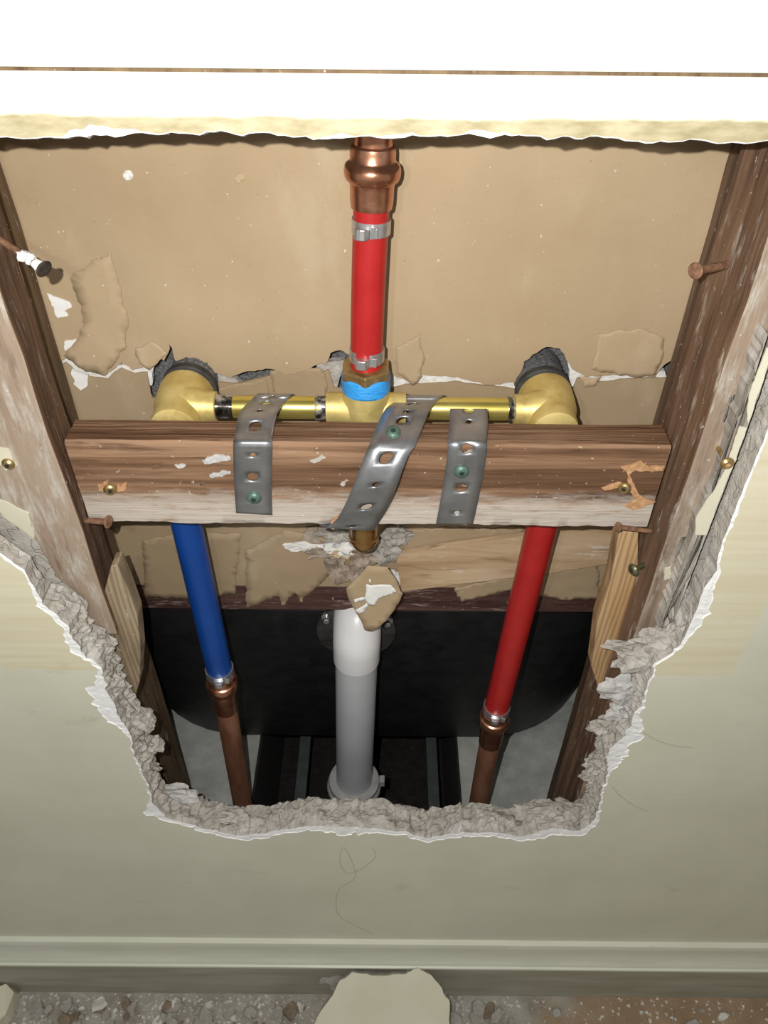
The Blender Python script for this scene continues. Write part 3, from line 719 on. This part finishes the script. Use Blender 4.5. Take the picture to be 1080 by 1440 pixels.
# capped lower outlet
qb = P(512, 769, YV)
lathe('outlet_cap', V(qb.x, YV, qb.z), V(0, 0, 1), [(0, .002), (.0006, .006), (.0025, .0095), (.006, .0112), (.010, .0115), (.0105, .0128), (.014, .0128), (.0145, .0118), (ZV-qb.z-.025, .0118)], 'brass_cap', val, 36)

# ------------------------------------------------------------------ pipes
def coupling(name, p0, ax, r, label, prof, tail=None):
    root = empty(name, label, 'pipe fitting')
    lathe('sleeve', p0, ax, prof, 'copper', root, 44, 32)
    return root
def clamp(label, c, ax, r, phi, w=.0092, face=None):
    root = empty('hose_clamp', label, 'hose clamp', 'crimp clamps on the plastic pipes')
    ax, u, v = basis(ax)
    band = lathe('band', c-ax*w/2, ax, [(0, r+.0002), (0, r+.0011), (w, r+.0011), (w, r+.0002)], 'steel', root, 40)
    d = u*math.cos(phi)+v*math.sin(phi); e = ax.cross(d)
    pts = []
    for (a, h) in ((-.0056, .0006), (-.0050, .0026), (-.0036, .0056), (-.0012, .0064), (.0012, .0064), (.0036, .0056), (.0050, .0026), (.0056, .0006)):
        pts.append(c-ax*(w/2+.0004)+e*a+d*(r+h))
    o = prism('crimp_ear', pts, ax*(w*.78), 'steel', root, .0006)
    s0 = c+e*.0085+d*(r-.0006)
    prism('latch_tab', [s0-ax*w*.36-e*.0022, s0-ax*w*.36+e*.0022, s0+ax*w*.36+e*.0022, s0+ax*w*.36-e*.0022], d*.0022, 'steel', band, .0003)
    return root
# riser
RA = V(tl, YV, zt+.006); RB = P(522.5, 292, .116); RC = P(524, 165, .118)
ax = (RC-RA).normalized(); RR = .0117
tag(tube('red_pipe', [RA, RA+ax*((RB-RA).length*.5), RB+ax*.004], RR, 'pex_red', seg=40, per=8), 'short bright red plastic riser pipe between the tee and the copper coupling', 'pipe')
rc = empty('copper_coupling', 'shiny copper press coupling with a ringed bead at the top of the riser', 'pipe fitting')
L = lambda py: (P(523, py, .117)-RB).dot(ax)
lathe('sleeve', RB, ax, [(0, .0118), (.0002, .0133), (L(282), .0139), (L(262), .0141), (L(256), .0145), (L(252), .0168), (L(246), .0178), (L(238), .0180), (L(231), .0172), (L(227), .0150), (L(224), .0143), (L(212), .0143), (L(206), .0139), (L(203), .0124)], 'copper', rc, 48, 40, warp=lambda a, t: 1+.006*math.sin(3*a))
lathe('copper_tube', RB+ax*(L(210)), ax, [(0, .0122), (.75, .0122)], 'copper', rc, 40)
clamp('steel crimp clamp just under the copper coupling on the red riser', P(522, 317, .116), ax, RR, -.45)
clamp('steel crimp clamp at the foot of the red riser above the hex nut', P(516, 497, .112), ax, RR, -.25)
# lower supply pipes
def supply(cname, mat, top, mid, low, lab_p, lab_f, lab_c, y, phi, r):
    T, Mi, Lo = P(*top, y), P(*mid, y), P(*low, y)
    up = T+(T-Mi).normalized()*.045
    tag(tube(cname, [up, T, (T+Mi)/2, Mi-(T-Mi).normalized()*.006], r, mat, seg=36), lab_p, 'pipe')
    a = (Lo-Mi).normalized()
    root = empty('copper_pipe', lab_f, 'pipe')
    q = Mi
    lathe('press_collar', q, a, [(0, r+.0002), (.0006, r+.0016), (.009, r+.0017), (.010, r+.0032), (.014, r+.0040), (.019, r+.0040), (.023, r+.0028), (.025, r+.0008), (.040, r+.0002), (.060, r-.0005), (.0605, r-.0018)], 'copper', root, 40, 40)
    zend = ZS-.02
    ln = (q.z-zend)/-a.z
    lathe('tube', q+a*.02, a, [(0, r-.0014), (ln-.02, r-.0014)], 'copper_dull', root, 36)
    clamp(lab_c, Mi+(T-Mi).normalized()*.0062, -a, r+.0002, phi)
supply('blue_pipe', 'pex_blue', (263, 740), (310, 948), (343, 1140), 'bright blue plastic supply pipe hanging below the brace', 'copper pipe with collar below the blue pipe', 'steel crimp clamp at the lower end of the blue pipe', .107, .1, .0132)
supply('red_pipe', 'pex_red', (762, 740), (697, 1000), (668, 1155), 'long red plastic supply pipe slanting down below the brace', 'copper pipe with collar below the long red pipe', 'steel crimp clamp at the lower end of the long red pipe', .107, -.2, .0132)

# grey overflow drain
dr = empty('drain_pipe', 'grey plastic overflow drain pipe standing before the black tub', 'drain pipe')
YD = .145
a0 = P(501.5, 915, YD); a1 = P(498, 1100, YD); axd = (a1-a0).normalized()
lathe('tube', a0, axd, [(0, .0232), ((a1-a0).length+.03, .0232)], 'pvc', dr, 48)
el = [a0+axd*.012, a0-axd*.004, a0-axd*.018+V(0, .002, 0), a0-axd*.034+V(0, .014, 0), a0-axd*.038+V(0, .025, 0)]
tube('elbow', el, [.0252, .0254, .0256, .0256, .0256], 'pvc_lit', dr, 44, 8)
hc = P(498, 1098, YD)
hub = lathe('hub', hc-axd*.004, axd, [(0, .0236), (0, .0305), (.0008, .0325), (.005, .0332), (.010, .0328), (.012, .0350), (.016, .0356), (.020, .0350), (.022, .0325), (.050, .031)], 'pvc_old', dr, 48, 40)
box('hub_lug', (hc.x+.033, YD-.006, hc.z-.004), (hc.x+.040, YD+.004, hc.z+.008), 'pvc_old', hub, .001)

# ------------------------------------------------------------------ perforated straps
def strap(label, stations, holes, th=.0009):
    Ls = [s[0] for s in stations]; Rs = [s[1] for s in stations]
    N = len(stations)-1
    def at(u, t):
        return crom(Ls, t)*(1-u)+crom(Rs, t)*u
    def spd(t):
        e = .02; a, b = max(0, t-e), min(N, t+e); return (at(.5, b)-at(.5, a)).length/(b-a)
    vs = []; fs = []; idx = {}
    def vid(u, t):
        k = (round(u, 5), round(t, 5))
        if k not in idx: idx[k] = len(vs); vs.append(at(u, t))
        return idx[k]
    cells = []; q = 6; U0, U1 = .24, .76
    uu = [U0+(U1-U0)*i/q for i in range(q+1)]; cols = [0]+uu+[1]
    TB = [0.0]; NT_ = 40*N
    for i in range(NT_): TB.append(TB[-1]+(at(.5, (i+1)*N/NT_)-at(.5, i*N/NT_)).length)
    def s_of(t):
        k = min(max(t/N*NT_, 0), NT_-1e-6); i = int(k); return TB[i]+(TB[i+1]-TB[i])*(k-i)
    def t_of(x):
        if x <= 0: return 0.0
        for i in range(NT_):
            if TB[i+1] >= x: return (i+(x-TB[i])/(TB[i+1]-TB[i]))*N/NT_
        return float(N)
    for (t, r) in sorted(holes):
        w = (crom(Rs, t)-crom(Ls, t)).length; h = r*1.3+.0006; s0 = s_of(t)
        cells.append((t_of(s0-h), t_of(s0+h), t, r, w, s0))
    cur = 0.0
    def plain(a, b):
        k = max(1, int(math.ceil((b-a)/.09)))
        for i in range(k):
            t0, t1 = a+(b-a)*i/k, a+(b-a)*(i+1)/k
            for j in range(len(cols)-1): fs.append((vid(cols[j], t0), vid(cols[j+1], t0), vid(cols[j+1], t1), vid(cols[j], t1)))
    for (c0, c1, t, r, w, s0) in cells:
        c0c, c1c = max(c0, cur), min(c1, N)
        if c0c > cur: plain(cur, c0c)
        tt = [c0c+(c1c-c0c)*i/q for i in range(q+1)]
        for i in range(q):
            fs.append((vid(0, tt[i]), vid(U0, tt[i]), vid(U0, tt[i+1]), vid(0, tt[i+1])))
            fs.append((vid(U1, tt[i]), vid(1, tt[i]), vid(1, tt[i+1]), vid(U1, tt[i+1])))
        per = [(uu[i], tt[0]) for i in range(q)]+[(uu[q], tt[i]) for i in range(q)]+[(uu[q-i], tt[q]) for i in range(q)]+[(uu[0], tt[q-i]) for i in range(q)]
        ring = []
        for (pu, pt_) in per:
            a = math.atan2(s_of(pt_)-s0, (pu-.5)*w)
            ring.append((.5+r/w*math.cos(a), min(max(t_of(s0+r*math.sin(a)), c0c), c1c)))
        n = len(per)
        for i in range(n):
            j = (i+1) % n
            f2 = []
            for x in (vid(*per[i]), vid(*per[j]), vid(*ring[j]), vid(*ring[i])):
                if x not in f2: f2.append(x)
            if len(f2) > 2: fs.append(tuple(f2))
        cur = c1c
    if cur < N: plain(cur, N)
    o = mesh('metal_strap', vs, fs, 'galvanised')
    autosmooth(o, 60)
    m = o.modifiers.new('thick', 'SOLIDIFY'); m.thickness = th; m.offset = 0
    return tag(o, label, 'metal strap', 'perforated straps over the brace')
YF = YBF-.0016
def SP(px, y, z):                 # the point at that depth and height whose column in the picture is px
    c0 = CR.transposed() @ V(0, y-CAMP.y, z-CAMP.z); c1 = CR.transposed() @ V(1, 0, 0); k = (px-540)/F
    X = -(c0.x+k*c0.z)/(c1.x+k*c1.z)
    return V(X, y, z)
def face(lx, rx, ly, ry=None, yl=YF, yr=None):
    return (P(lx, ly, yl), P(rx, ry or ly, yl if yr is None else yr))
def lev(lx, rx, y, z): return (SP(lx, y, z), SP(rx, y, z))
def pipe(lx, rx, deg, r=RP+.0011):
    a = math.radians(deg); return lev(lx, rx, YV+r*math.sin(a), ZV+r*math.cos(a))
ZE = ZBT+.0010
strap('short galvanised strap left of the tee, screwed to the brace face',
      [face(332, 383, 721, 724), face(330, 382, 690, 692), face(328.5, 382, 658, 659), face(328, 383, 634), lev(328, 383, YF+.0002, ZE-.0022), lev(328.5, 383, YF+.0022, ZE+.0002), lev(331, 384, YF+.010, ZE+.0016), lev(337, 390, YF+.028, ZE+.0062),
       pipe(352, 402, -30), pipe(359, 408, 0), pipe(365, 413, 40), pipe(370, 418, 85), pipe(372, 420, 115)],
      [(.62, .0026), (1.63, .0041), (2.72, .0022), (6.35, .0043), (7.15, .0022), (7.78, .0040), (8.75, .0019)])
BU = YF-.0045
strap('long galvanised strap running diagonally under the brace and over the pipe beside the tee',
      [(SP(443, YBF+.012, ZBB-.0045), SP(512, YBF+.012, ZBB-.0050)), (SP(455, YBF+.001, ZBB-.0035), SP(524, YBF-.002, ZBB-.0032)), face(471, 535, 733, 730, YF-.0012, YF-.005), face(482, 545, 716, 713, YF-.0060, YF-.0095), face(494, 557, 690, 687, YF-.0098, YF-.0135),
       face(505, 567, 662, 659, YF-.0088, YF-.0112), face(513, 576, 640, 638, YF-.0052, YF-.0060), lev(519, 584, YF-.0012, ZE-.0005), lev(524, 589, YF+.006, ZE+.0022), lev(532, 597, YF+.020, ZE+.0045), lev(543, 605, YF+.034, ZE+.0070),
       pipe(556, 613, -28), pipe(564, 619, 0), pipe(571, 626, 40), pipe(576, 631, 85), pipe(578, 633, 115)],
      [(1.5, .0022), (3.1, .0045), (4.25, .0023), (5.75, .0046), (9.1, .0042), (9.75, .0022), (10.6, .0044)])
strap('short galvanised strap with cut top end right of the tee',
      [face(613, 665, 737), face(619, 672, 705), face(625, 679, 670), face(629, 684, 638), lev(629.5, 684.5, YF+.0002, ZE-.0022), lev(629.5, 684.5, YF+.0022, ZE+.0004), lev(630.5, 685, YF+.010, ZE+.0020), lev(632, 686, YF+.022, ZE+.0040), lev(633, 685, YF+.034, ZE+.0075)],
      [(.52, .0022), (1.55, .0043), (3.6, .0042), (7.0, .0021), (7.98, .0042)])

# ------------------------------------------------------------------ screws and nails
def screw(label, c, nrm, r, m1, m2, group=None, torx=True):
    root = empty('screw', label, 'screw', group)
    nrm = nrm.normalized()
    head = lathe('head', c, nrm, [(0, r), (.0007, r*1.0), (.0012, r*.96), (.0022, r*.72), (.0026, r*.62), (.0027, r*.2)], m1, root, 26)
    _, u, v = basis(nrm)
    pts = []
    for k in range(12):
        a = math.pi*k/6; q = r*(.42 if k % 2 == 0 else .25)
        pts.append(c+nrm*.0025+u*math.cos(a)*q+v*math.sin(a)*q)
    prism('recess', pts, nrm*.0006, m2, head)
    lathe('shank', c-nrm*.02, nrm, [(0, .0005), (.004, r*.45), (.02, r*.45)], m1, root, 10)
    return root
N_F = V(0, -1, 0)
screw('green coated screw in the left strap near the brace bottom', P(357, 700, YF-.0006), N_F, .0054, 'green_screw', 'green_dark')
screw('green coated screw in the diagonal strap at the brace top', SP(553, YBF+.0075, ZE+.0035), V(0, -.35, .9), .0054, 'green_screw', 'green_dark')
screw('green coated screw in the right strap at mid brace', P(649, 663, YF-.0008), N_F, .0054, 'green_screw', 'green_dark')
screw('shiny gold screw in the left end of the brace', P(155, 688, YBF-.001), V(.25, -1, 0), .0050, 'gold_screw', 'rust_dark')
screw('brass screw sunk in a splintered gouge at the right end of the brace', P(878, 686, YBF-.002), V(-.45, -1, .1), .0048, 'gold_screw', 'rust_dark')
screw('olive screw in the right stud above the pine offcut', P(891, 801, .046), V(-.9, -.5, 0), .0052, 'olive_screw', 'rust_dark')
screw('brass screw buried in plaster on the left stud face', P(12, 652, YL0-.0015), N_F, .0045, 'gold_screw', 'rust_dark')
screw('rough brass screw in the yellow paint on the right stud face', P(1022, 651, .0172), N_F, .0045, 'gold_screw', 'splinter')
def nail(label, a, b, r, rh, mats=('rust', 'rust'), extra=None):
    root = empty('nail', label, 'nail')
    d = b-a; L_ = d.length
    lathe('shank', a, d, [(0, r*.9), (L_*.5, r), (L_-.0015, r)], mats[0], root, 14)
    lathe('head', b-d.normalized()*.0016, d, [(0, r), (.0003, rh*.9), (.0011, rh), (.0018, rh*.85), (.0020, rh*.3)], mats[1], root, 20, warp=lambda an, t: 1+.06*math.sin(2*an+1))
    if extra: extra(root, a, d)
    return root
def whitepaint(root, a, d):
    for k, f in enumerate((.62, .74, .87)):
        lump('paint_blob', a+d*f, (.0034, .0030, .0032), 'white_paint', root, 200+k, 2, .6)
nail('paint spattered nail with dark head sticking out of the left stud', P(-14, 328, .050), P(63, 379, .030), .0021, .0052, ('rust', 'rust_dark'), whitepaint)
nail('bare rusty nail sticking out of the right stud high up', P(1036, 370, .070), P(977, 381, .052), .0026, .0052)
nail('rusty nail in the left stud under the brace end', P(112, 731, .046), P(153, 734, .040), .0024, .0050)
nail('rusty nail in the right stud under the brace end', P(916, 747, .050), P(868, 741, .046), .0020, .0042)

# ------------------------------------------------------------------ rubble on the floor
def chip(name, c, sx, sy, sz, mat, rz, tilt, seed, n=7):
    rs = random.Random(seed); pts = []
    for k in range(n):
        a = 2*math.pi*(k+rs.uniform(-.3, .3))/n; r = rs.uniform(.7, 1.0)
        pts.append((math.cos(a)*sx*r, math.sin(a)*sy*r))
    vs = [V(x, y, 0) for x, y in pts]+[V(x*rs.uniform(.75, .98), y*rs.uniform(.75, .98), sz*rs.uniform(.7, 1)) for x, y in pts]
    fs = [tuple(range(n))[::-1], tuple(range(n, 2*n))]+[(i, (i+1) % n, n+(i+1) % n, n+i) for i in range(n)]
    R_ = Matrix.Rotation(rz, 3, 'Z') @ Matrix.Rotation(tilt, 3, 'X')
    vs = [R_ @ v for v in vs]; zm = min(v.z for v in vs)
    vs = [v-V(0, 0, zm) for v in vs]
    o = mesh(name, vs, fs, mat); o.location = c
    return o
big = empty('plaster_slab', 'large broken slab of cream painted plaster propped against the baseboard', 'plaster piece')
def onplane(px, py):              # the leaning plane of the slab, foot on the floor in front of the baseboard
    d = ray(px, py); n_ = V(0, -math.sin(math.radians(38)), math.cos(math.radians(38))); p0 = V(0, -.024, P(540, 1366, -.024).z)
    return CAMP+d*((p0-CAMP).dot(n_)/d.dot(n_)), n_
bp = [onplane(*q)[0] for q in [(478, 1379), (495, 1368), (535, 1372), (572, 1369), (590, 1363), (604, 1370), (622, 1390), (631, 1410), (630, 1435), (640, 1470), (610, 1500), (440, 1500), (425, 1470), (441, 1440), (460, 1408)]]
nn_ = onplane(500, 1400)[1]
pp = []
for i, p in enumerate(bp):
    q = bp[(i+1) % len(bp)]
    for k in range(6):
        r_ = p+(q-p)*k/6; pp.append(r_+V(.0025*nz(r_, 60, 3, 1), 0, 0)+(V(0, .0025, .002)*nz(r_, 60, 3, 2)))
prism('painted_face', pp, -nn_*.0018, 'chip_paint', big)
prism('plaster_body', [p+(p-sum(pp, V(0, 0, 0))/len(pp))*-.015-nn_*.0018 for p in pp], -nn_*.014, 'chip_grey', big)
tag(lump('plaster_chunk', PZ(478, 1378, .055)+V(0, .0, 0), (.022, .012, .020), 'chip_grey', None, 301, 3, .6), 'grey plaster chunk behind the top left of the large painted slab', 'plaster piece')
tag(chip('plaster_chunk', PZ(0, 1420, 0), .035, .035, .035, 'chip_paint', .4, .2, 302, 8), 'cream plaster chunk at the far left of the floor rubble', 'plaster piece')
rs = random.Random(11)
cnt = 0
for k in range(230):
    px = rs.uniform(10, 700) if rs.random() < .93 else rs.uniform(700, 1075)
    py = rs.uniform(1398, 1462) if rs.random() < .85 else rs.uniform(1462, 1560)
    if 430 < px < 640 and py > 1385: continue
    c = PZ(px, py, 0)
    if c.y > -.024: c.y = -.024-rs.uniform(0, .012)
    s = .003+.013*rs.random()**1.8
    u = rs.random(); m_ = 'chip_grey' if u < .5 else ('chip_pale' if u < .78 else 'chip_brown')
    lab = {'chip_grey': 'grey plaster chip among the floor rubble', 'chip_pale': 'pale plaster flake among the floor rubble', 'chip_brown': 'brown plaster chip among the floor rubble'}[m_]
    o = chip('plaster_chip', c, s, s*rs.uniform(.45, .95), s*rs.uniform(.22, .6), m_, rs.uniform(0, 6.28), rs.uniform(-.5, .5), 400+k, rs.choice((5, 6, 7)))
    tag(o, lab, 'plaster chip', m_.replace('chip_', '')+' plaster chips on the floor')
vs = []; fs = []
for k in range(3600):
    px = rs.uniform(-30, 720) if rs.random() < .9 else rs.uniform(720, 1110)
    c = PZ(px, rs.uniform(1394, 1480) if rs.random() < .8 else rs.uniform(1480, 1640), 0)
    if c.y > -.0115: c.y = -.0115-rs.uniform(0, .02)
    s = .0006+.0030*rs.random()**2.2; b0 = len(vs); a0_ = rs.uniform(0, 6)
    base_ = [c+V(math.cos(a0_+i*2.094)*s, math.sin(a0_+i*2.094)*s, 0) for i in range(3)]
    vs += base_+[c+V(rs.uniform(-.4, .4)*s, rs.uniform(-.4, .4)*s, s*rs.uniform(.5, 1.4))]
    fs += [(b0, b0+1, b0+3), (b0+1, b0+2, b0+3), (b0+2, b0, b0+3), (b0+2, b0+1, b0)]
tag(mesh('plaster_crumbs', vs, fs, 'chip_pale'), 'fine pale plaster crumbs scattered over the floor', 'rubble', kind='stuff')
# stray hairs on the wall
for lab, l in (('long curled hair stuck to the wall under the middle of the hole', [(523, 1191), (528, 1205), (508, 1222), (488, 1228), (478, 1212), (484, 1192), (500, 1232), (476, 1252), (475, 1285), (500, 1302), (524, 1314)]),
               ('short hair stuck to the wall right of the hole', [(905, 1030), (925, 1042), (950, 1049), (975, 1052)]), ('curved hair stuck to the wall below right of the hole', [(861, 1106), (873, 1120), (890, 1132), (912, 1142)])):
    tag(tube('hair', wp(l, -.0003), .00012, 'hair', None, 5, 5), lab, 'hair')
